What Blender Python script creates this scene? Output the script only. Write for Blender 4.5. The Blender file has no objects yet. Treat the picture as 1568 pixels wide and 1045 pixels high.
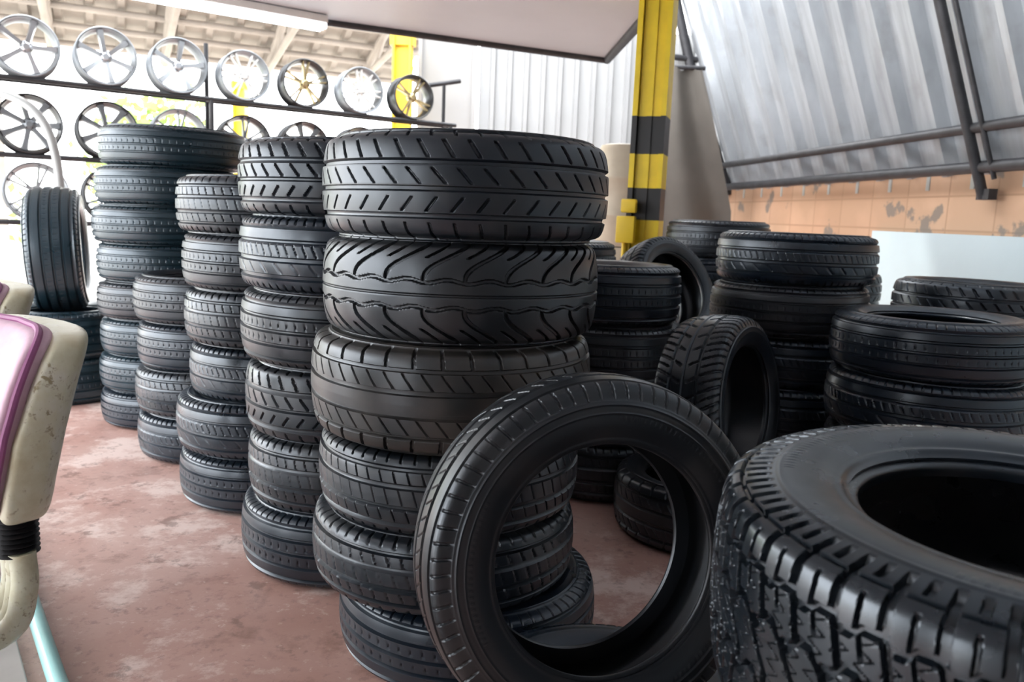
import bpy, bmesh, math, random
import numpy as np
from mathutils import Vector, Matrix, Quaternion
random.seed(7); rng=np.random.default_rng(5)
sc=bpy.context.scene
D=bpy.data
try:
    sc.view_settings.view_transform='Standard'
except Exception: pass

# ------------------------------------------------------------------ materials
def newmat(name):
    m=D.materials.new(name); m.use_nodes=True
    nt=m.node_tree; b=nt.nodes['Principled BSDF']
    return m,nt,b
def N(nt,t,**k):
    n=nt.nodes.new(t)
    for a,v in k.items(): setattr(n,a,v)
    return n
def noise(nt,scale,detail=4,vec=None,rough=.55):
    n=N(nt,'ShaderNodeTexNoise'); n.inputs['Scale'].default_value=scale; n.inputs['Detail'].default_value=detail
    n.inputs['Roughness'].default_value=rough
    if vec is None:
        tc=N(nt,'ShaderNodeTexCoord'); vec=tc.outputs['Object']
    nt.links.new(vec,n.inputs['Vector']); return n
def ramp(nt,src,stops):
    r=N(nt,'ShaderNodeValToRGB'); e=r.color_ramp.elements
    while len(e)>2: e.remove(e[-1])
    e[0].position=stops[0][0]; e[0].color=(*stops[0][1],1)
    e[1].position=stops[1][0]; e[1].color=(*stops[1][1],1)
    for p,c in stops[2:]:
        x=e.new(p); x.color=(*c,1)
    nt.links.new(src,r.inputs[0]); return r
def mix(nt,f,a,b):
    m=N(nt,'ShaderNodeMix',data_type='RGBA')
    if isinstance(f,float): m.inputs[0].default_value=f
    else: nt.links.new(f,m.inputs[0])
    for i,v in ((6,a),(7,b)):
        if isinstance(v,tuple): m.inputs[i].default_value=(*v,1)
        else: nt.links.new(v,m.inputs[i])
    return m.outputs[2]
def bump(nt,b,h,s,d=.01):
    x=N(nt,'ShaderNodeBump'); x.inputs['Strength'].default_value=s; x.inputs['Distance'].default_value=d
    nt.links.new(h,x.inputs['Height']); nt.links.new(x.outputs[0],b.inputs['Normal'])
def g3(v): return (v,v,v)
def simple(name,col,rough=.5,metal=0.,var=.25,scale=6,bmp=0.):
    m,nt,b=newmat(name)
    n=noise(nt,scale,5)
    c2=tuple(max(0,c*(1-var)) for c in col)
    r=ramp(nt,n.outputs[0],[(.3,c2),(.7,col)])
    nt.links.new(r.outputs[0],b.inputs['Base Color'])
    b.inputs['Roughness'].default_value=rough; b.inputs['Metallic'].default_value=metal
    if bmp: bump(nt,b,n.outputs[0],bmp)
    return m
def rubber(name,base=(.006,.009,.014),dust=(.055,.050,.044),dlo=.5,dhi=.85,rough=.32):
    m,nt,b=newmat(name)
    n=noise(nt,9,6); n2=noise(nt,60,4)
    f=ramp(nt,n.outputs[0],[(dlo,g3(0)),(dhi,g3(.6))])
    c=mix(nt,f.outputs[0],base,dust)
    nt.links.new(c,b.inputs['Base Color'])
    r=ramp(nt,n.outputs[0],[(.3,g3(rough-.05)),(.7,g3(rough+.14))])
    nt.links.new(r.outputs[0],b.inputs['Roughness'])
    b.inputs['Specular IOR Level'].default_value=.8
    b.inputs['Coat Weight'].default_value=.12; b.inputs['Coat Roughness'].default_value=.28
    b.inputs['Specular Tint'].default_value=(.82,.91,1,1)
    bump(nt,b,n2.outputs[0],.04,.0015)
    return m
RUB=[rubber('rubber_a'),rubber('rubber_b',(.008,.010,.014),(.06,.055,.05),.5,.85,.34),rubber('rubber_c',(.005,.010,.018),(.035,.04,.045),.6,.95,.29)]
RUB_TEAL=rubber('rubber_teal_highlight',(.006,.020,.030),(.03,.05,.06),.5,.9,.3)  # teal-blue highlights of the far-left tyres put into the base colour
RUB_DUSTY=rubber('rubber_dusty',(.014,.013,.012),(.10,.082,.066),.42,.8,.36)
RUB_WORN=rubber('rubber_worn',(.008,.009,.011),(.045,.04,.035),.5,.9,.33)
RUB_GLOSS=rubber('rubber_gloss',(.007,.010,.014),(.04,.038,.035),.55,.9,.25)

# floor
def floor_mat():
    m,nt,b=newmat('painted_concrete')
    a=noise(nt,1.1,7,rough=.6); c=noise(nt,2.6,10,rough=.72); d=noise(nt,22,7,rough=.7); e=noise(nt,7,8,rough=.7)
    base=ramp(nt,a.outputs[0],[(.25,(.36,.19,.155)),(.5,(.52,.32,.275)),(.75,(.66,.48,.43))]).outputs[0]
    f=ramp(nt,c.outputs[0],[(.51,g3(0)),(.59,g3(.85))]).outputs[0]
    x=mix(nt,f,base,(.78,.63,.58))
    f2=ramp(nt,c.outputs[0],[(.34,g3(.75)),(.45,g3(0))]).outputs[0]
    x=mix(nt,f2,x,(.25,.13,.10))
    f3=ramp(nt,e.outputs[0],[(.36,g3(.6)),(.42,g3(0))]).outputs[0]
    x=mix(nt,f3,x,(.20,.12,.10))
    f4=ramp(nt,d.outputs[0],[(.36,g3(.5)),(.44,g3(0))]).outputs[0]
    x=mix(nt,f4,x,(.28,.17,.15))
    f5=ramp(nt,d.outputs[0],[(.60,g3(0)),(.67,g3(.5))]).outputs[0]
    x=mix(nt,f5,x,(.80,.68,.64))
    nt.links.new(x,b.inputs['Base Color'])
    r=ramp(nt,c.outputs[0],[(.3,g3(.28)),(.7,g3(.55))]); nt.links.new(r.outputs[0],b.inputs['Roughness'])
    bump(nt,b,d.outputs[0],.10,.004); return m
FLOOR=floor_mat()
GROUND=simple('outdoor_concrete',(.62,.60,.56),.9,0,.2,1.2)
CEIL=simple('ceiling_paint',(.50,.53,.57),.5,0,.12,1.0)
WALLP=simple('blocker_paint',(.20,.20,.20),.8,0,.15,1.0)
YEL=simple('yellow_paint',(.80,.58,.01),.45,0,.25,5)
YEL2=simple('yellow_faded',(.8,.55,.03),.5,0,.15,4)
BLK=simple('black_paint',(.012,.012,.014),.5,0,.3,8)
DARKMETAL=simple('dark_steel',(.05,.05,.055),.5,.4,.4,10)
GREYMETAL=simple('grey_steel',(.22,.24,.26),.4,.5,.3,8)
SILVER=simple('alloy_silver',(.50,.52,.55),.3,.8,.15,12)
GUN=simple('alloy_black',(.04,.042,.045),.3,.6,.2,12)
GOLD=simple('alloy_gold',(.55,.45,.25),.3,.8,.2,12)
WHITEP=simple('alloy_white',(.75,.74,.72),.35,.1,.1,12)
def cream():
    m,nt,b=newmat('yellowed_plastic')
    a=noise(nt,9,7,rough=.65); c=noise(nt,70,5,rough=.7)
    x=ramp(nt,a.outputs[0],[(.3,(.55,.50,.32)),(.5,(.70,.69,.52)),(.68,(.80,.80,.72))]).outputs[0]
    f=ramp(nt,c.outputs[0],[(.56,g3(0)),(.62,g3(.9))]).outputs[0]
    f2=ramp(nt,a.outputs[0],[(.46,g3(0)),(.56,g3(1))]).outputs[0]
    mm=N(nt,'ShaderNodeMath',operation='MULTIPLY'); nt.links.new(f,mm.inputs[0]); nt.links.new(f2,mm.inputs[1])
    x=mix(nt,mm.outputs[0],x,(.30,.24,.12))
    nt.links.new(x,b.inputs['Base Color']); b.inputs['Roughness'].default_value=.35; return m
CREAM=cream()
PINK=simple('pink_fabric',(.72,.50,.61),.9,0,.12,40,.2)
MAG=simple('magenta_piping',(.34,.10,.26),.6,0,.2,30)
DRUM=simple('drum_plastic',(.40,.35,.27),.5,0,.2,5)

def tile_wall():
    m,nt,b=newmat('peach_tile_wall')
    tc=N(nt,'ShaderNodeTexCoord')
    sx=N(nt,'ShaderNodeSeparateXYZ'); cx=N(nt,'ShaderNodeCombineXYZ')
    nt.links.new(tc.outputs['Object'],sx.inputs[0])
    nt.links.new(sx.outputs['Y'],cx.inputs['X']); nt.links.new(sx.outputs['Z'],cx.inputs['Y'])
    br=N(nt,'ShaderNodeTexBrick'); br.offset=0
    nt.links.new(cx.outputs[0],br.inputs['Vector'])
    br.inputs['Scale'].default_value=1; br.inputs['Brick Width'].default_value=.42; br.inputs['Row Height'].default_value=.21
    br.inputs['Mortar Size'].default_value=.006
    br.inputs['Color1'].default_value=(.50,.30,.19,1); br.inputs['Color2'].default_value=(.56,.36,.24,1); br.inputs['Mortar'].default_value=(.36,.21,.13,1)
    n=noise(nt,3.2,6); n2=noise(nt,1.4,6)
    f0=ramp(nt,n2.outputs[0],[(.4,g3(.5)),(.6,g3(0))]).outputs[0]
    y0=mix(nt,f0,br.outputs['Color'],(.36,.23,.14))
    f=ramp(nt,n.outputs[0],[(.62,g3(0)),(.65,g3(.85))]).outputs[0]
    x=mix(nt,f,y0,(.17,.15,.13))
    nt.links.new(x,b.inputs['Base Color']); b.inputs['Roughness'].default_value=.6; return m
TILE=tile_wall()
DADO=simple('pale_blue_paint',(.46,.56,.60),.5,0,.08,2)
def galv():
    m,nt,b=newmat('galvanised_sheet')
    tc=N(nt,'ShaderNodeTexCoord'); mp=N(nt,'ShaderNodeMapping'); mp.inputs['Scale'].default_value=(1,6,.6)
    nt.links.new(tc.outputs['Object'],mp.inputs[0])
    n=noise(nt,2.2,7,mp.outputs[0]); n2=noise(nt,5,7)
    x=ramp(nt,n.outputs[0],[(.3,(.27,.29,.31)),(.7,(.42,.45,.48))]).outputs[0]
    f=ramp(nt,n2.outputs[0],[(.55,g3(0)),(.75,g3(.35))]).outputs[0]
    x=mix(nt,f,x,(.20,.19,.18))
    nt.links.new(x,b.inputs['Base Color']); b.inputs['Roughness'].default_value=.4; b.inputs['Metallic'].default_value=.3; return m
GALV=galv()
def translucent(name,col,tr=.5):
    m,nt,b=newmat(name)
    out=nt.nodes['Material Output']; t=N(nt,'ShaderNodeBsdfTranslucent'); t.inputs[0].default_value=(*col,1)
    n=noise(nt,1.5,4); r=ramp(nt,n.outputs[0],[(.3,tuple(c*.85 for c in col)),(.7,col)])
    nt.links.new(r.outputs[0],b.inputs['Base Color']); b.inputs['Roughness'].default_value=.6
    mx=N(nt,'ShaderNodeMixShader'); mx.inputs[0].default_value=tr
    nt.links.new(b.outputs[0],mx.inputs[1]); nt.links.new(t.outputs[0],mx.inputs[2]); nt.links.new(mx.outputs[0],out.inputs[0]); return m
TRANSW=translucent('translucent_sheet',(.30,.305,.31),.12)
TARP=simple('grey_tarp',(.11,.10,.088),.8,0,.35,1.5,.1)
LEAF=translucent('leaf_green',(.26,.38,.10),.45)
TRUNK=simple('bark',(.2,.14,.09),.9)
ROOFB=simple('weathered_roof',(.34,.30,.26),.8,0,.3,2)
TEAL=simple('teal_hose',(.45,.85,.85),.25,0,.15,8)
def emis(name,col,s):
    m,nt,b=newmat(name); b.inputs['Emission Color'].default_value=(*col,1); b.inputs['Emission Strength'].default_value=s; b.inputs['Base Color'].default_value=(*col,1); return m
TUBE=emis('fluorescent_glow',(.85,.95,1),5)

# ------------------------------------------------------------------ helpers
def link(o): sc.collection.objects.link(o); return o
def meshobj(name,verts,faces,mats,smooth=True,parent=None,matidx=None):
    me=D.meshes.new(name); me.from_pydata([tuple(v) for v in verts],[],faces); 
    for m in (mats if isinstance(mats,(list,tuple)) else [mats]): me.materials.append(m)
    if matidx is not None: me.polygons.foreach_set('material_index',matidx)
    me.polygons.foreach_set('use_smooth',[smooth]*len(me.polygons)); me.update()
    if smooth:
        try: me.set_sharp_from_angle(angle=math.radians(38))
        except Exception: pass
    o=link(D.objects.new(name,me)); o.parent=parent; return o
def empty(name,loc=(0,0,0)):
    e=link(D.objects.new(name,None)); e.location=loc; e.empty_display_size=.1; return e
class B:  # mesh accumulator
    def __init__(s): s.v=[]; s.f=[]; s.m=[]
    def add(s,v,f,mi=0):
        o=len(s.v); s.v+= [tuple(x) for x in v]; s.f+=[tuple(i+o for i in q) for q in f]; s.m+=[mi]*len(f)
    def box(s,c,size,mi=0,rot=None,bev=0.0):
        bm=bmesh.new(); bmesh.ops.create_cube(bm,size=1)
        bmesh.ops.scale(bm,vec=size,verts=bm.verts)
        if bev: bmesh.ops.bevel(bm,geom=bm.edges[:],offset=bev,segments=2,affect='EDGES',profile=.6)
        M=(rot if rot else Matrix.Identity(3))
        vs=[M@v.co+Vector(c) for v in bm.verts]; bm.verts.index_update()
        s.add(vs,[[v.index for v in f.verts] for f in bm.faces],mi); bm.free()
    def tube(s,pts,r,mi=0,n=10,closed=False):
        pts=[Vector(p) for p in pts]; rings=[]; L=len(pts)
        up=None
        for i,p in enumerate(pts):
            if closed: t=(pts[(i+1)%L]-pts[i-1]).normalized()
            else: t=(pts[min(i+1,L-1)]-pts[max(i-1,0)]).normalized()
            if up is None:
                up=Vector((0,0,1)) if abs(t.z)<.9 else Vector((1,0,0))
            a=t.cross(up).normalized(); b2=a.cross(t).normalized(); up=b2
            rr=r[i] if isinstance(r,(list,tuple)) else r
            rings.append([p+a*math.cos(2*math.pi*k/n)*rr+b2*math.sin(2*math.pi*k/n)*rr for k in range(n)])
        v=[x for q in rings for x in q]; f=[]
        for i in range(L if closed else L-1):
            for k in range(n):
                j=(i+1)%L
                f.append((i*n+k,i*n+(k+1)%n,j*n+(k+1)%n,j*n+k))
        if not closed: f.append(tuple(range(n))[::-1]); f.append(tuple((L-1)*n+k for k in range(n)))
        s.add(v,f,mi)
    def lathe(s,prof,mi=0,n=48,M=None,closed=False,cap=False):
        v=[];f=[]; L=len(prof)
        for k in range(n):
            c,sn=math.cos(2*math.pi*k/n),math.sin(2*math.pi*k/n)
            for r,z in prof:
                q=Vector((r*c,r*sn,z)); v.append(M@q if M else q)
        for k in range(n):
            k2=(k+1)%n
            for i in range(L if closed else L-1):
                j=(i+1)%L
                f.append((k*L+i,k2*L+i,k2*L+j,k*L+j))
        if cap:
            f.append(tuple(k*L+L-1 for k in range(n))); f.append(tuple(k*L for k in range(n))[::-1])
        s.add(v,f,mi)
    def obj(s,name,mats,smooth=True,parent=None): return meshobj(name,s.v,s.f,mats,smooth,parent,s.m)

# ------------------------------------------------------------------ tyre generator
def catmull(P,per=12):
    P=np.array(P,float); out=[]
    Q=np.vstack([2*P[0]-P[1],P,2*P[-1]-P[-2]])
    for i in range(1,len(Q)-2):
        p0,p1,p2,p3=Q[i-1],Q[i],Q[i+1],Q[i+2]
        for t in np.linspace(0,1,per,endpoint=False):
            out.append(.5*((2*p1)+(-p0+p2)*t+(2*p0-5*p1+4*p2-p3)*t*t+(-p0+3*p1-3*p2+p3)*t**3))
    out.append(Q[-2]); return np.array(out)
def resample(C,s):
    d=np.r_[0,np.cumsum(np.linalg.norm(np.diff(C,axis=0),axis=1))]
    return np.c_[np.interp(s,d,C[:,0]),np.interp(s,d,C[:,1])]
def sstep(a,b,x):
    t=np.clip((x-a)/(b-a),0,1); return t*t*(3-2*t)
def groove(d,w,e=.0015): return 1-sstep(w*.5-e*.3,w*.5+e,np.abs(d))
def frac(x): return x-np.floor(x)
def tri(x): return np.abs(frac(x)*2-1)*2-1
def rngmask(y,a,b,e=.02): return sstep(a-e,a+e,y)*(1-sstep(b-e,b+e,y))

def pattern(kind,th,y,L,R):
    """th angle, y in [-1,1] across (arc), L half width in m. returns depth 0..1 """
    ay=np.abs(y); ym=y*L
    def ph(Np): return th*Np/(2*math.pi)
    def lat(Np,shift,w,e=.0015):
        p=2*math.pi*R/Np; return groove((frac(ph(Np)+shift)-.5)*p,w,e)
    g=np.zeros_like(y+th)
    M=np.maximum
    if kind=='touring':
        for c in (-.22,.22): g=M(g,groove(ym-c*L,.009))
        for c in (-.56,.56): g=M(g,groove(ym-c*L,.008))
        g=M(g,lat(60,.25*ay*ay,.0035)*rngmask(ay,.68,1.2)*.6)
        g=M(g,lat(60,1.2*y,.002)*rngmask(ay,.27,.5)*.5)
        g=M(g,lat(60,1.0*y,.002)*rngmask(ay,-.1,.16)*.3)
    elif kind=='ribs':
        for c in (-.62,-.30,0.02,.34,.64): g=M(g,groove(ym-c*L,.008))
        g=M(g,lat(70,.3*ay,.0025)*rngmask(ay,.72,1.2)*.5)
        g=M(g,lat(70,.8*y,.0015)*rngmask(ay,.08,.26)*.4)
    elif kind=='touring2':
        for c in (-.5,-.1,.3): g=M(g,groove(ym-c*L,.010))
        g=M(g,groove(ym-.62*L,.004))
        g=M(g,lat(72,.5*y,.0035)*rngmask(ay,.68,1.2)*.6)
        g=M(g,lat(72,2*y,.002)*rngmask(y,-.02,.24)*.5)
        g=M(g,lat(36,2*y,.0025)*rngmask(y,-.42,-.18)*.5)
    elif kind=='sport':
        for c in (-.50,-.06,.36): g=M(g,groove(ym-c*L,.008))
        g=M(g,lat(40,1.5*y+.1,.007)*rngmask(y,.44,.72)*.9)
        g=M(g,lat(40,2.2*y,.0055)*rngmask(y,.02,.26)*.85)
        g=M(g,lat(40,-1.9*y,.0045)*rngmask(y,-.42,-.2)*.85)
        g=M(g,lat(40,.5*y,.0045)*rngmask(y,-1.3,-.62)*.8)
        g=M(g,lat(40,.5*y+.3,.005)*rngmask(y,.80,1.3)*.8)
    elif kind=='swoosh':
        N1=24
        z1=-.24+.03*np.sin(2*np.pi*ph(N1)); z2=.22+.03*np.sin(2*np.pi*ph(N1)+1)
        g=M(g,groove(ym-z1*L,.006)); g=M(g,groove(ym-z2*L,.006))
        g=M(g,groove(ym+.02*L,.004)*.5)
        p=2*math.pi*R/N1
        u=np.clip((y-.22)/.78,0,1.3); w=.004+.009*np.sin(np.pi*np.clip(u,0,1))
        s1=-1.1*u+.16*np.sin(2*np.pi*u)
        g=M(g,groove((frac(ph(N1)+s1)-.5)*p,w)*rngmask(y,.20,1.3))
        g=M(g,groove((frac(ph(N1)+s1+.5)-.5)*p,w*.5)*rngmask(y,.62,1.3))
        u=np.clip((-y-.24)/.76,0,1.3); w=.004+.009*np.sin(np.pi*np.clip(u,0,1))
        s1=-.9*u+.14*np.sin(2*np.pi*u)
        g=M(g,groove((frac(ph(N1)+s1)-.5)*p,w)*rngmask(-y,.22,1.3))
        g=M(g,groove((frac(ph(N1)+s1+.45)-.5)*p,w*.5)*rngmask(-y,.6,1.3))
    elif kind=='blocks':
        for c in (-.55,-.18,.2,.56): g=M(g,groove(ym-c*L,.009 if abs(c)<.4 else .007))
        g=M(g,lat(34,.25*ay,.006)*rngmask(y,.58,1.3)*.95)
        g=M(g,lat(34,.25*ay,.006)*rngmask(-y,.58,1.3)*.95)
        g=M(g,lat(50,2.4*y,.003)*rngmask(ay,.24,.5)*.6)
    elif kind=='directional':
        for c in (-.34,.34): g=M(g,groove(ym-c*L,.008))
        g=M(g,groove(ym,.004)*.6)
        s=1.5*ay-.35*ay*ay
        g=M(g,lat(34,s,.0075)*rngmask(ay,.10,1.3))
        g=M(g,lat(34,s+.5,.004)*rngmask(ay,.40,1.3)*.8)
    elif kind=='at':
        N1=44; e=.0016
        for c,sg,o in ((-.25,1,0),(.25,-1,.5)):
            z=c+.06*np.clip(tri(ph(N1)+o)*2.2,-1,1)
            g=M(g,groove(ym-z*L,.010,e))
        g=M(g,lat(N1,.9*np.clip(y*2.2,-.28,.28)+.25,.008,e)*rngmask(ay,-.1,.24))
        for s_ in (1,-1):
            yy=y*s_; o=.25 if s_>0 else .75
            zz=.58+.03*np.clip(tri(ph(N1)+o)*3,-1,1)
            g=M(g,groove((yy-zz)*L,.008,e)*(yy>0))
            g=M(g,lat(N1,.75*yy,.008,e)*rngmask(yy,.26,.58,.03))
            g=M(g,lat(N1,.75*yy+.5,.004,e)*rngmask(yy,.42,.58,.03)*.8)
            g=M(g,lat(N1,.10*yy+.45,.011,e)*rngmask(yy,.58,1.4))
            g=M(g,lat(N1,.10*yy+.95,.004,e)*rngmask(yy,.58,.84)*.8)
            g=M(g,lat(N1,.10*yy+.95,.010,e)*rngmask(yy,1.02,1.4)*.8)
            g=M(g,groove((yy-.96)*L,.004,e)*.6*(yy>0))
        g=M(g,groove((frac(ph(N1*2)+.35*tri(y*8))-.5)*(2*math.pi*R/(N1*2)),.0012,.001)*.35*rngmask(ay,-.1,.56))
    return g

def tyre_mesh(name,R,W,Ri,kind,Nth=560,Nt=56,depth=.007,mat=None,Ns=22,asp=None):
    H=R-Ri; sh=min(.035,.3*H)
    half=[(0,R),(.16*W,R-.0012),(.30*W,R-.005),(.40*W,R-.011),(.445*W,R-.020),(.472*W,R-.020-sh*.55),(.49*W,R-.36*H),(.5*W,Ri+.48*H),(.485*W,Ri+.30*H),(.45*W,Ri+.14*H),(.425*W,Ri+.07*H),(.415*W,Ri+.015),(.40*W,Ri+.002),(.375*W,Ri),(.34*W,Ri+.002)]
    C=catmull(half,14); d=np.r_[0,np.cumsum(np.linalg.norm(np.diff(C,axis=0),axis=1))]
    iT=14*5; L=d[iT]; tot=d[-1]
    st=np.linspace(0,L,Nt//2+1); ss=np.linspace(L,tot,Ns*2+1)[1:]
    s=np.r_[st,ss]; P=resample(C,s)
    neg=P[::-1].copy(); neg[:,0]*=-1
    outer=np.vstack([neg[:-1],P]); so=np.r_[-s[::-1][:-1],s]
    inner=catmull([(.34*W,Ri+.002),(.345*W,Ri+.03*1.0),(.40*W,Ri+.18*H),(.455*W,Ri+.46*H),(.44*W,R-.40*H),(.40*W,R-.036),(.30*W,R-.022),(0,R-.018)],3)[1:]
    inn_neg=inner[::-1][1:].copy(); inn_neg[:,0]*=-1
    prof=np.vstack([outer,inner,inn_neg]); no=len(outer); K=len(prof)
    tg=np.gradient(outer,axis=0); nr=np.c_[-tg[:,1],tg[:,0]]; nr/=np.linalg.norm(nr,axis=1)[:,None]
    th=np.linspace(0,2*np.pi,Nth,endpoint=False)[:,None]
    y=(so/L)[None,:]
    g=pattern(kind,th,y,L,R)
    fade=1-sstep(.93,1.04,np.abs(y)) if kind!='at' else 1-sstep(1.14,1.2,np.abs(y))
    disp=-g*depth*fade
    f=(np.abs(so)-L)/(tot-L); f=f[None,:]
    def ring(c,w): return np.exp(-((f-c)/w)**2)
    k_=0 if kind=='at' else 1
    disp=disp+k_*.0018*ring(.10,.015)+.0014*ring(.24,.012)+.003*ring(.70,.03)+.0012*ring(.78,.012)
    ser=(np.sin(th*150)>0)*sstep(.27,.29,f)*(1-sstep(.34,.36,f))*(np.sin(th*3)>.1)
    disp=disp+.0005*ser
    V=np.zeros((Nth,K,3))
    a=np.broadcast_to(prof[:,0],(Nth,K)).copy(); r=np.broadcast_to(prof[:,1],(Nth,K)).copy()
    a[:,:no]+=disp*nr[:,0]; r[:,:no]+=disp*nr[:,1]
    V[...,0]=r*np.cos(th); V[...,1]=r*np.sin(th); V[...,2]=a
    idx=np.arange(Nth*K).reshape(Nth,K)
    i2=np.roll(idx,-1,0); j2=np.roll(idx,-1,1); ij=np.roll(i2,-1,1)
    F=np.stack([idx,j2,ij,i2],-1).reshape(-1,4)[:, ::-1]
    me=D.meshes.new(name); nf=len(F)
    me.vertices.add(Nth*K); me.vertices.foreach_set('co',V.ravel())
    me.loops.add(nf*4); me.loops.foreach_set('vertex_index',F.ravel().astype(np.int32))
    me.polygons.add(nf); me.polygons.foreach_set('loop_start',np.arange(0,nf*4,4,dtype=np.int32))
    me.polygons.foreach_set('use_smooth',np.ones(nf,bool))
    me.update(calc_edges=True); me.validate()
    p=me.polygons[(no//2)]; c=p.center
    if p.normal.dot(Vector((c.x,c.y,0)))<0: me.flip_normals()
    try: me.set_sharp_from_angle(angle=math.radians(35))
    except Exception: pass
    me.materials.append(mat or RUB[0]); return me

# base variants R=.3 W=.2
VAR=[tyre_mesh('tyre_v0',.30,.20,.195,'touring',mat=RUB[0]),
     tyre_mesh('tyre_v1',.30,.20,.195,'ribs',mat=RUB[1]),
     tyre_mesh('tyre_v2',.30,.20,.190,'sport',mat=RUB[0]),
     tyre_mesh('tyre_v3',.30,.20,.190,'touring2',mat=RUB[2]),
     tyre_mesh('tyre_v4',.30,.20,.195,'blocks',mat=RUB[1]),
     tyre_mesh('tyre_v5',.30,.20,.185,'ribs',mat=RUB[2]),
     tyre_mesh('tyre_v6',.30,.20,.195,'directional',mat=RUB[0]),
     tyre_mesh('tyre_v7',.30,.20,.195,'ribs',mat=RUB_TEAL)]
def place_tyre(name,me,loc,R,W,parent=None,axis=(0,0,1),spin=0,base=(.30,.20)):
    o=link(D.objects.new(name,me)); o.scale=(R/base[0],R/base[0],W/base[1])
    q=Vector(axis).normalized().to_track_quat('Z','Y') @ Quaternion((0,0,1),spin)
    o.rotation_mode='QUATERNION'; o.rotation_quaternion=q
    o.location=loc; o.parent=parent; return o
def stack(x,y,specs,name='tire_stack'):
    e=empty(name,(x,y,0)); z=0; i=0
    for sp in specs[::-1]:   # specs top -> bottom
        me,R,W=sp[0],sp[1],sp[2]; dx=sp[3] if len(sp)>3 else random.uniform(-.012,.012); dy=sp[4] if len(sp)>4 else random.uniform(-.01,.01)
        base=(.30,.20)
        if isinstance(me,int): me=VAR[me]
        else: base=(R,W)
        i+=1
        place_tyre('tire_%d'%i,me,(dx,dy,z+W/2),R,W,e,(random.uniform(-.012,.012),random.uniform(-.012,.012),1),random.uniform(0,6.28),base)
        z+=W*.985
    return e
def auto(x,y,n,h,R=.30,jr=.01,vs=(0,1,2,3,4,5)):
    w=h/n/.985
    sp=[(random.choice(vs),R+random.uniform(-jr,jr),w) for _ in range(n)]
    return stack(x,y,sp)

m1=tyre_mesh('tyre_main_a',.325,.219,.222,'sport',1300,120,.007,RUB[0])
m2=tyre_mesh('tyre_main_b',.318,.215,.22,'swoosh',1300,130,.008,RUB_WORN)
m3=tyre_mesh('tyre_main_c',.328,.229,.21,'blocks',1300,120,.007,RUB_DUSTY)
m4=tyre_mesh('tyre_main_d',.31,.186,.2,'touring',1200,90,.007,RUB[0])
stack(-.13,1.87,[(m1,.325,.219,.012,0),(m2,.318,.215,.006,0),(m3,.328,.229,-.010,0),(m4,.31,.186,-.010,0),(0,.317,.178,-.018,0),(5,.315,.188,.045,0)])
# left row
stack(-.49,2.33,[(2,.300,.206,-.0,0),(3,.300,.206,0,0),(1,.298,.205,.0,0),(2,.295,.205,.008,0),(0,.293,.205,.012,0),(5,.303,.208,.0,0)])
stack(-.88,2.83,[(0,.296,.193,-.0,0),(1,.29,.19,.01,0),(0,.288,.19,.012,0),(3,.284,.186,.022,0),(3,.302,.194,-.01,.0),(5,.30,.194,-.005,0)])
auto(-1.27,3.32,4,.745,.293,.004,(0,1,3,5))
stack(-1.66,3.79,[(7,.325,.18,.05,.02),(7,.31,.175,.02,0),(7,.31,.175,.0,0),(7,.305,.175,.01,0),(1,.30,.17,0,0),(7,.30,.17,0.01,0),(7,.30,.17,0,0),(5,.30,.17,0,0)])
auto(-1.02,3.98,5,.95,.295)
# right side stacks
auto(.37,3.08,4,.87,.285,.006,(1,0,5))
auto(1.15,3.32,5,1.01,.318,.006,(3,5,1))
auto(1.41,2.66,4,.765,.318,.004,(1,3,5))
auto(2.02,3.5,4,.83,.32,.004,(2,))
auto(1.15,4.62,5,1.05,.30)
auto(.19,3.82,5,.93,.285,.004)
auto(1.78,4.55,4,.8,.3)
e=auto(.76,4.02,2,.40,.29)
place_tyre('tire',VAR[6],(.76,4.0,.40+.28),.285,.2,None,(.55,-.72,.42),.3)
auto(.66,2.62,1,.21,.30,.0,(4,))
place_tyre('tire',VAR[6],(.69,2.56,.16+.292),.295,.225,None,(.80,-.60,.12),.1)
# far left standing tyre on stack
auto(-2.36,4.14,2,.47,.31,.0,(7,))
place_tyre('tire',VAR[7],(-2.37,4.14,.45+.32),.32,.25,None,(.89,.40,.04),.4)
# K under T
auto(.20,1.33,1,.185,.28,.0,(5,))
mT=tyre_mesh('tyre_leaning',.313,.170,.197,'touring2',1500,110,.0055,RUB_WORN,Ns=34)
place_tyre('tire',mT,(.155,1.33,.150+.313),.313,.170,None,(.30,-.945,.13),.5,(.313,.170))
# B
auto(.665,.97,2,.415,.265,.0)
mB=tyre_mesh('tyre_all_terrain',.39,.295,.205,'at',2600,210,.011,RUB_GLOSS,Ns=30)
place_tyre('all_terrain_tire',mB,(.672,.968,.418+.147),.39,.295,None,(-.02,-.035,1),.2,(.39,.295))

# ------------------------------------------------------------------ building
b=B(); b.box((0,3.4,-.05),(7.6,11.2,.1)); b.obj('floor',FLOOR,False)
b=B(); b.box((-6,12,-.2),(60,60,.16)); b.obj('ground',GROUND,False)
poly=[(.70,6.95),(-2.42,5.5),(-3.9,4.81),(-3.9,-3),(.95,-3),(.86,4.2)]
v=[(x,y,2.36) for x,y in poly]+[(x,y,2.52) for x,y in poly]; n=len(poly)
f=[tuple(range(n)),tuple(range(n,2*n))[::-1]]+[(i,(i+1)%n,n+(i+1)%n,n+i) for i in range(n)]
meshobj('ceiling',v,f,CEIL,False)
b=B(); b.box((1.9,1.9,3.35),(2.6,8.8,.08)); b.obj('roof_light_blocker',CEIL,False)  # unseen slab added to close the roof gap and cut light from above
b=B()
b.tube([(.70,6.95,2.35),(-2.42,5.5,2.35),(-3.9,4.81,2.35)],.03)
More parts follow.
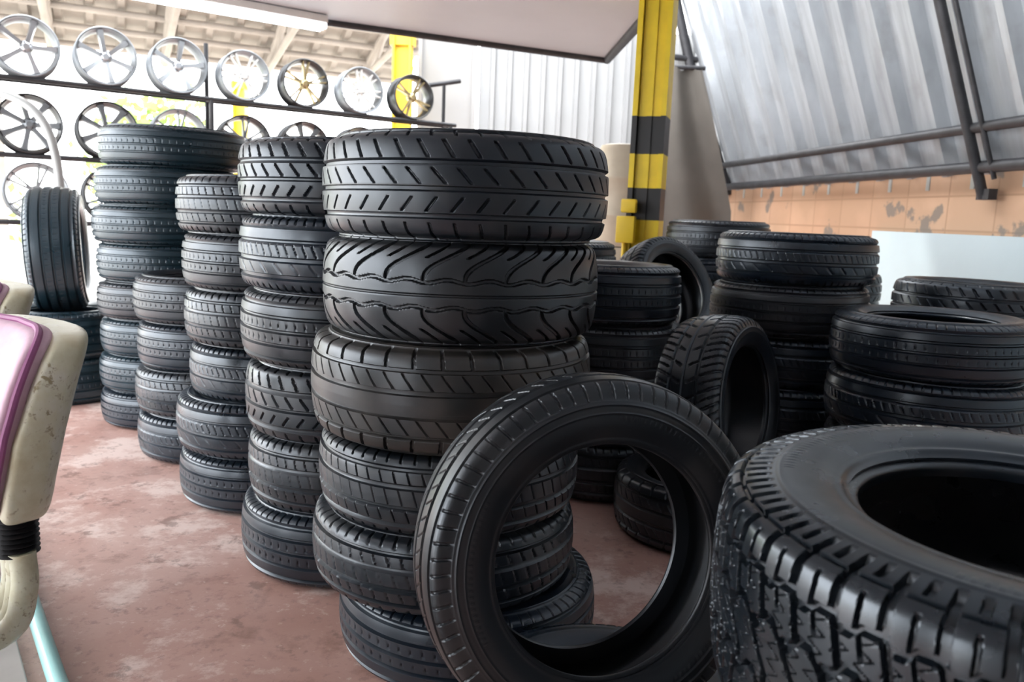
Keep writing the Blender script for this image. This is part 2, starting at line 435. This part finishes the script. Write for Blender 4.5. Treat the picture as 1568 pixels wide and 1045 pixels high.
b.tube([(.70,6.95,2.35),(.86,4.2,2.35),(.95,-2.9,2.35)],.035)
b.obj('trim_1',DARKMETAL)
b=B(); b.box((.6,-2.3,1.6),(6.6,.14,3.2)); b.obj('rear_light_blocker',WALLP,False)  # unseen wall added behind the camera to block flat frontal light
b=B(); b.box((-3.82,-1.6,1.18),(.12,1.4,2.36)); b.obj('left_light_blocker',WALLP,False)  # unseen wall added to narrow the left opening and shape tyre highlights
# fluorescent fixture
b=B(); a=Vector((-2.45,5.15,2.29)); c=Vector((-1.42,5.88,2.29)); dd=(c-a).normalized()
rot=Matrix.Rotation(math.atan2(dd.y,dd.x),3,'Z')
b.box((a+c)/2+Vector((0,0,.04)),((c-a).length,.2,.05),0,rot,.008)
nrm=Vector((-dd.y,dd.x,0))
for s_ in (-.055,0,.055): b.tube([a+nrm*s_,c+nrm*s_],.02,1,12)
b.obj('fluorescent_light',[WHITEP,TUBE])

# post
px,py=.785,4.95
e=empty('striped_post',(px,py,0))
bands=[(0,.2,0),(.2,.41,1),(.41,.62,0),(.62,.83,1),(.83,1.04,0),(1.04,1.23,1),(1.23,1.43,0),(1.43,1.65,1),(1.65,2.36,0)]
b=B(); R3=Matrix.Rotation(math.radians(-18),3,'Z')
for z0,z1,mi in bands:
    for (cx,cy,sx,sy) in ((0,0,.03,.16),(-.085,0,.03,.2),(.085,0,.03,.2),(0,.0,.15,.03)):
        p=R3@Vector((cx,cy,0)); b.box((p.x,p.y,(z0+z1)/2),(sx,sy,z1-z0),mi,R3)
    p=R3@Vector((.01,-.04,0)); b.box((p.x,p.y,(z0+z1)/2),(.15,.06,z1-z0),mi,R3)
b.obj('column',[YEL,BLK],False,e)
b=B(); b.tube([(-.13,-.08,0),(-.13,-.08,1.05)],.014,0)
b.box((-.13,-.12,.98),(.11,.07,.16),0,R3,.01); b.box((-.12,-.13,1.12),(.09,.06,.08),0,R3,.01); b.obj('conduit_box',YEL2,True,e)

def corrug(path0,path1,period,depth,nvec,name,mat,parent=None,qs=((0,0),(.62,0),(.70,1),(.92,1))):
    a0,b0=map(Vector,path0); a1,b1=map(Vector,path1); Ln=(b0-a0).length; n=int(Ln/period); nv=Vector(nvec).normalized()
    ts=[]; 
    for i in range(n+1):
        for q,h in qs:
            t=(i+q)/n
            if t<=1.0001: ts.append((t,h))
    v=[];f=[]
    for t,h in ts:
        o=nv*depth*h
        v.append(a0.lerp(b0,t)+o)
        v.append(a1.lerp(b1,t)+o)
    for i in range(len(ts)-1): f.append((2*i,2*i+1,2*i+3,2*i+2))
    return meshobj(name,v,f,mat,False,parent)
corrug((( -.45,8.65,0),(2.35,8.65,0)),((-.45,8.65,2.95),(2.35,8.65,2.95)),.17,.06,(0,-1,0),'wall_back',TRANSW)
b=B(); b.box((-.78,8.6,1.45),(.60,.04,2.9),0,None,.01); 
for x in (-1.06,-.50): b.box((x,8.57,1.45),(.04,.06,2.9),0)
b.box((-.78,8.57,2.88),(.58,.06,.05)); b.obj('door_1',[translucent('white_panel',(.34,.34,.34),.12)],False)
for i,(x,y,h) in enumerate(((-1.19,8.2,2.75),(-4.1,12.0,2.8))):
    b=B(); 
    for s_ in (-.08,.08): b.box((s_,0,h/2),(.02,.18,h))
    b.box((0,0,h/2),(.16,.02,h)); b.box((0,0,.02),(.28,.28,.04)); b.box((0,0,h-.06),(.24,.12,.1))
    o=b.obj('yellow_column',YEL2,False); o.location=(x,y,0)
# right wall
def xw(y): return 3.30-.124*y
def wallstrip(name,y0,y1,z0,z1,th,off,mat):
    x0,x1=xw(y0)-off,xw(y1)-off
    v=[(x0,y0,z0),(x1,y1,z0),(x1,y1,z1),(x0,y0,z1),(x0+th,y0,z0),(x1+th,y1,z0),(x1+th,y1,z1),(x0+th,y0,z1)]
    f=[(0,3,2,1),(4,5,6,7),(0,1,5,4),(3,7,6,2),(0,4,7,3),(1,2,6,5)]
    return meshobj(name,v,f,mat,False)
wallstrip('wall_right',-2.2,8.6,0,1.42,.12,0,TILE)
wallstrip('baseboard_right',-2.2,5.76,0,1.03,.04,.045,DADO)
aw=empty('corrugated_awning',(0,0,0))
def aww(y,h,off=0): return (xw(y)-.36*(h-.42)-off,y,1.04+h)
corrug((aww(8.57,.36),aww(-2.2,.36)),(aww(8.57,2.9),aww(-2.2,2.9)),.36,.075,(-1,0,-.36),'sheet',GALV,aw,((0,0),(.74,0),(.79,1),(.94,1)))
b=B()
b.tube([aww(8.57,.30,.05),aww(8.57,1.6,.09),aww(8.57,2.9,.02)],.05)
b.tube([aww(8.57,.37,.14),aww(1.2,.37,.14)],.035)
b.tube([aww(8.57,.58,.14),aww(1.2,.58,.14)],.03)
b.tube([aww(4.62,.20,.16),aww(4.62,2.9,.16)],.03); b.tube([aww(4.5,.30,.16),aww(4.5,2.9,.16)],.014)
b.tube([aww(2.4,.20,.16),aww(2.4,2.9,.16)],.03)
b.tube([aww(8.57,1.65,.0),(1.25,8.5,2.72)],.03); b.tube([aww(8.57,.75,.05),(1.2,8.5,1.8)],.025)
b.box(aww(4.6,.22,.15),(.05,.12,.06))
b.obj('frame',DARKMETAL,True,aw)
b=B()
for k in range(24):
    y=8.3-k*.42
    b.box(aww(y,.31,.02),(.02,.24,.10),0)
b.obj('flashing',simple('faded_flashing',(.45,.47,.45),.6),False,aw)
# tarp
v=[];f=[];nx=60;nz=24
for i in range(nx+1):
    for j in range(nz+1):
        t=i/nx; z=.25+2.2*j/nz
        wd=.30+.40*float(np.clip((2.45-z)/1.3,0,1))
        v.append((1.36+wd*t, 7.75+.05*math.sin(t*8+1.2*z)+.02*math.sin(z*3+t*5), z+.02*math.sin(t*12)))
for i in range(nx):
    for j in range(nz):
        q=i*(nz+1)+j; f.append((q,q+nz+1,q+nz+2,q+1))
tp=meshobj('tarp_curtain',v,f,TARP)
b=B(); b.tube([(1.36,7.75,2.46),(1.7,7.75,2.46)],.02); o=b.obj('rod',DARKMETAL); o.parent=tp
for k,(x,y) in enumerate(((.86,6.7),(.86,6.7))):
    b=B(); pr=[(.0,0),(.19,0),(.2,.02),(.2,.22),(.212,.24),(.212,.26),(.2,.28),(.2,.52),(.212,.54),(.212,.56),(.2,.58),(.2,.78),(.19,.81),(.15,.82),(.14,.80),(0,.80)]
    b.lathe(pr,0,40); o=b.obj('plastic_drum',DRUM); o.location=(x,y,.82*k)

# ------------------------------------------------------------------ wheel rack
ra=Vector((-3.39,5.36,0)); rd=Vector((.831,.556,0)).normalized(); rn=Vector((rd.y,-rd.x,0))
rk=empty('wheel_rack',(0,0,0)); b=B()
for z in (1.79,1.30,.86):
    for off in (-.07,.07):
        p0=ra-rd*1.6+rn*off; p1=ra+rd*3.35+rn*off
        b.tube([p0+Vector((0,0,z)),p1+Vector((0,0,z))],.016)
for s_,top in ((-1.5,1.9),(1.30,2.2),(3.3,2.15)):
    for off in (-.07,.07):
        p=ra+rd*s_+rn*off; b.tube([p,p+Vector((0,0,top if off<0 else 1.8))],.016)
    p=ra+rd*s_; 
    for z in (1.79,1.3,.86): b.tube([p+rn*-.07+Vector((0,0,z)),p+rn*.07+Vector((0,0,z))],.014)
    b.tube([p-rn*.35,p+rn*.35],.02)
p=ra+rd*3.3+Vector((0,0,2.15)); b.tube([p-rd*.22-Vector((0,0,.05)),p+rd*.12+Vector((0,0,.03))],.02)
b.obj('frame',DARKMETAL,True,rk)
def rim(kind,ns,m0,m1,name='alloy_wheel'):
    b=B(); Rr=.19
    pr=[(Rr,-.085),(Rr+.006,-.08),(Rr,-.07),(Rr-.012,-.06),(Rr-.02,-.02),(Rr-.022,.02),(Rr-.012,.06),(Rr-.008,.075),(Rr+.004,.082),(Rr-.002,.088),(Rr-.010,.084),(Rr-.016,.06),(Rr-.022,.05),(Rr-.028,.02),(Rr-.026,-.02),(Rr-.018,-.06),(Rr-.010,-.083)]
    b.lathe(pr,0,64,None,True)
    b.lathe([(0,.062),(.018,.062),(.024,.056),(.04,.05),(.045,.03),(.04,.0),(0,0)],1,32)
    for k in range(ns):
        a=2*math.pi*k/ns
        offs=(0,) if kind==0 else (-.13,.13)
        for o_ in offs:
            w0,w1=(.018,.024) if kind==0 else (.009,.008)
            c0=a+o_*.9; c1=a+o_*1.1
            r0,r1=.035,Rr-.016
            q=[]
            for r,c,w,zt,zb in ((r0,c0 if kind else a,w0,.056,.02),((r0+r1)/2,(c0+c1)/2,(w0+w1)/2*.85,.066,.035),(r1,c1,w1,.074,.045)):
                d_=Vector((math.cos(c),math.sin(c),0)); t_=Vector((-d_.y,d_.x,0))
                q+=[d_*r-t_*w+Vector((0,0,zb)),d_*r-t_*w*.7+Vector((0,0,zt)),d_*r+t_*w*.7+Vector((0,0,zt)),d_*r+t_*w+Vector((0,0,zb))]
            fs=[]
            for i in (0,4):
                for j in range(4): fs.append((i+j,i+(j+1)%4,i+4+(j+1)%4,i+4+j))
            fs+= [(3,2,1,0),(8,9,10,11)]
            b.add(q,fs,1)
    for k in range(5):
        a=2*math.pi*(k+.5)/5; M=Matrix.Translation((.03*math.cos(a),.03*math.sin(a),.05))
        b.lathe([(0,.008),(.005,.008),(.005,0)],0,8,M)
    me=D.meshes.new(name); me.from_pydata(b.v,[],b.f); me.materials.append(m0); me.materials.append(m1)
    me.polygons.foreach_set('material_index',b.m); me.polygons.foreach_set('use_smooth',[True]*len(b.f)); me.update(); me.set_sharp_from_angle(angle=.7); return me
RM=[rim(0,5,GREYMETAL,SILVER),rim(0,6,GREYMETAL,SILVER),rim(1,5,GREYMETAL,SILVER),rim(1,6,GREYMETAL,WHITEP),rim(1,5,GUN,GOLD),rim(1,7,GREYMETAL,WHITEP),rim(0,7,GUN,GREYMETAL),rim(1,6,GUN,GREYMETAL),rim(1,4,GUN,GOLD)]
def wheel(me,s_,z,sc_=1.0,spin=0):
    o=link(D.objects.new('alloy_wheel',me)); p=ra+rd*s_; o.location=(p.x,p.y,z+.19*sc_+.012)
    ax=rn+Vector((0,0,.05)); o.rotation_mode='QUATERNION'; o.rotation_quaternion=ax.to_track_quat('Z','Y')@Quaternion((0,0,1),spin); o.scale=(sc_,)*3
seq=[0,1,0,3,4,5,8]
for i in range(7): wheel(RM[seq[i]],.15+.465*i,1.79,1.0 if i<3 else .95,i*.7)
wheel(RM[2],-.35,1.79,1,.3); wheel(RM[1],-.85,1.79,1,.3)
for i,k in enumerate([2,6,6,2,7,6,7,7]): wheel(RM[k],-.32+.465*i,1.30,1.0,i*.9)
for i,k in enumerate([6,2,7,7,6]): wheel(RM[k],-.30+.465*i,.86,1.0,i*1.3)

b=B(); pts=[(-3.2,4.85,1.64),(-3.0,4.82,1.61),(-2.85,4.8,1.53),(-2.76,4.8,1.38),(-2.72,4.8,1.1),(-2.72,4.8,.5),(-2.72,4.8,.02)]
b.tube([tuple(p) for p in catmull(pts,5)],.025); b.lathe([(0,0),(.16,0),(.16,.02),(.04,.03),(.03,.06),(0,.06)],0,32,Matrix.Translation((-2.72,4.8,0))); b.obj('curved_stand_pole',simple('pale_grey_paint',(.4,.42,.42),.4))

# ------------------------------------------------------------------ outdoors
cn=empty('roof_canopy',(0,0,0))
e0=Vector((-9,7.4,2.8)); e1=Vector((-1.6,11.2,2.8)); dr=(e1-e0).normalized(); nn=Vector((dr.y,-dr.x,0))
corrug((e0+nn*3+Vector((0,0,1.2)),e1+nn*3+Vector((0,0,1.2))),(e0-nn*.2,e1-nn*.2),.3,.05,(0,0,-1),'sheet',ROOFB,cn)
b=B()
for t in (0,.34,.67,1,1.3,1.7,2.2,2.7):
    z=.4*t-.05; b.tube([e0+nn*t+Vector((0,0,z)),e1+nn*t+Vector((0,0,z))],.035)
Ln=(e1-e0).length
for k in range(7):
    p=e0+dr*Ln*(k+.5)/7
    b.tube([p-nn*.2+Vector((0,0,-.12)),p+nn*3+Vector((0,0,1.1))],.05)
    b.tube([p-nn*.2+Vector((0,0,-.12)),p+nn*3+Vector((0,0,.35))],.04)
    for q in range(5):
        b.tube([p+nn*(.6*q)+Vector((0,0,-.1+.1*q)),p+nn*(.6*q+.5)+Vector((0,0,.2*q+.2))],.025)
b.obj('truss',ROOFB,True,cn)
b=B()
for k in (0,3,7):
    p=e0+dr*Ln*k/7; b.box((p.x,p.y,1.4),(.14,.14,2.8))
b.obj('pillar',ROOFB,False,cn)
def tree(x,y,h,r,n=1500):
    t=empty('tree',(x,y,0)); b=B(); b.tube([(0,0,-.1),(.1,0,h*.3),(0,.1,h*.6)],[.16,.12,.06]); 
    for a in range(5):
        an=a*1.3; b.tube([(.05,0,h*.35),(math.cos(an)*r*.6,math.sin(an)*r*.6,h*.65)],[.07,.03])
    b.obj('trunk',TRUNK,True,t)
    cl=rng.normal(size=(26,3)); cl/=np.linalg.norm(cl,axis=1)[:,None]; cl*=rng.uniform(.3,1,(26,1))*r; cl[:,2]*=1.1; cl[:,2]+=h*.55
    c=cl[rng.integers(0,26,n)]+rng.normal(size=(n,3))*r*.2
    a=rng.normal(size=(n,3)); a/=np.linalg.norm(a,axis=1)[:,None]; q=rng.normal(size=(n,3)); q-=a*(a*q).sum(1)[:,None]; q/=np.linalg.norm(q,axis=1)[:,None]
    s_=.11
    v=np.stack([c-a*s_,c+q*s_*.5,c+a*s_,c-q*s_*.5],1).reshape(-1,3); f=np.arange(4*n).reshape(-1,4).tolist()
    meshobj('leaves',v.tolist(),f,LEAF,False,t)
for x,y,h,r in ((-10,13.5,2.6,1.5),(-6.4,15,2.4,1.3),(-13,12,2.8,1.6),(-8.8,12.2,1.3,.8)): tree(x,y,h,r)

# ------------------------------------------------------------------ chairs
def superell(sx,sy,sz,n1=.35,n2=.35,nu=48,nv=28):
    v=[];f=[]
    sg=lambda w,m: math.copysign(abs(w)**m,w)
    for j in range(nv+1):
        ph=-math.pi/2+math.pi*j/nv
        for i in range(nu):
            th=2*math.pi*i/nu
            v.append(Vector((sx*sg(math.cos(ph),n1)*sg(math.cos(th),n2),sy*sg(math.cos(ph),n1)*sg(math.sin(th),n2),sz*sg(math.sin(ph),n1))))
    for j in range(nv):
        for i in range(nu): f.append((j*nu+i,j*nu+(i+1)%nu,(j+1)*nu+(i+1)%nu,(j+1)*nu+i))
    return v,f
def chair(loc,yaw):
    e=empty('office_chair',loc); e.rotation_euler=(0,0,yaw)
    def bend(v,zc,off):
        out=[]
        for p in v:
            z=p.z; x=p.x*(1-.28*max(0,(-z)/.2)**1.5*(1 if z<0 else 0))
            y=p.y*(1-.9*max(0,z))-1.3*x*x+off + .28*z + .6*z*z
            out.append(Vector((x,y,z+zc)))
        return out
    b=B(); v,f=superell(.225,.045,.156,.3,.45); b.add(bend(v,.662,.0),f); b.obj('back_shell',CREAM,True,e)
    b=B(); v,f=superell(.205,.035,.146,.35,.5); b.add(bend(v,.675,-.042),f); b.obj('back_cushion',PINK,True,e)
    b=B(); pts=[]
    for k in range(60):
        th=2*math.pi*k/60; sg=lambda w,m: math.copysign(abs(w)**m,w)
        pts.append(Vector((.209*sg(math.cos(th),.4),0,.149*sg(math.sin(th),.4))))
    b.tube(bend(pts,.675,-.045),.006,0,8,True); b.obj('piping',MAG,True,e)
    b=B(); pr=[]
    for k in range(10): pr+=[(.036,.425+k*.009),(.028,.4295+k*.009)]
    b.lathe([(0,.425)]+pr+[(0,.52)],0,24,Matrix.Translation((.05,-.035,0))); b.obj('bellows',BLK,True,e)
    b=B(); 
    arm=[(.05,-.035,.43),(.05,-.035,.36),(.04,-.06,.29),(0,-.16,.26),(0,-.32,.26)]
    for dx in (-.02,0,.02): b.tube([(p[0]+dx,p[1],p[2]) for p in [tuple(q) for q in catmull(arm,5)]],.022)
    b.obj('back_arm',CREAM,True,e)
    b=B(); v,f=superell(.20,.20,.04,.4,.35); b.add([p+Vector((0,-.34,.34)) for p in v],f); b.obj('seat_cushion',PINK,True,e)
    b=B(); v,f=superell(.205,.205,.02,.4,.35); b.add([p+Vector((0,-.34,.295)) for p in v],f); b.obj('seat_pan',CREAM,True,e)
    b=B(); b.lathe([(0,.08),(.03,.08),(.03,.2),(.022,.2),(.022,.29),(0,.29)],0,24,Matrix.Translation((0,-.34,0)))
    for k in range(5):
        a=2*math.pi*k/5+.3; d_=Vector((math.cos(a),math.sin(a),0)); c=Vector((0,-.34,0))
        b.tube([c+d_*.02+Vector((0,0,.10)),c+d_*.15+Vector((0,0,.085)),c+d_*.26+Vector((0,0,.065))],[.025,.02,.014])
        ct=c+d_*.26+Vector((0,0,.027)); t_=Vector((-d_.y,d_.x,0))
        b.tube([ct-t_*.02,ct+t_*.02],.026,0,16)
    b.obj('star_base',BLK,True,e)
chair((-.868,1.37,0),math.radians(-37))
chair((-1.33,1.99,0),math.radians(-37))
b=B(); pts=[(-2.3,3.2,.02),(-1.85,2.75,.02),(-1.34,2.08,.02),(-.96,1.585,.02),(-.62,1.15,.02),(-.37,.7,.02)]
b.tube([tuple(p) for p in catmull(pts,8)],.019,0,12); b.obj('floor_hose',TEAL)
b=B()
dv=(Vector((-.94,1.585,0))-Vector((-1.32,2.08,0))).normalized(); nv=Vector((dv.y,-dv.x,0))
if nv.x>0: nv=-nv
pc=Vector((-1.1,1.8,0))+nv*.57
b.box((pc.x,pc.y,.006),(2.6,1.0,.012),0,Matrix.Rotation(math.atan2(dv.y,dv.x),3,'Z'),.003)
b.obj('metal_floor_plate',simple('worn_plate',(.55,.53,.51),.5,.1,.3,4),False)

# ------------------------------------------------------------------ lights & world
w=D.worlds.new('world'); sc.world=w; w.use_nodes=True; bg=w.node_tree.nodes['Background']
bg.inputs[0].default_value=(.96,.975,1,1); bg.inputs[1].default_value=9.0
sl=D.lights.new('sun','SUN'); sl.energy=6; sl.angle=.05; sl.color=(1,.96,.9); so=link(D.objects.new('sun',sl))
so.rotation_euler=Vector((.35,-.45,-.9)).to_track_quat('-Z','Y').to_euler()

# ------------------------------------------------------------------ camera
cam=D.cameras.new('camera'); co=link(D.objects.new('camera',cam)); sc.camera=co
cam.sensor_width=36; cam.lens=28.0; cam.clip_start=.02; cam.clip_end=200
p=math.radians(9); th=math.radians(2.3)
fw=Vector((0,math.cos(p),-math.sin(p))); r0=Vector((1,0,0)); u0=r0.cross(fw)
r=r0*math.cos(th)+u0*math.sin(th); u=r.cross(fw)
M=Matrix((r,u,-fw)).transposed().to_4x4(); M.translation=Vector((0,0,1.04)); co.matrix_world=M
cam.dof.use_dof=True; cam.dof.focus_distance=1.75; cam.dof.aperture_fstop=5
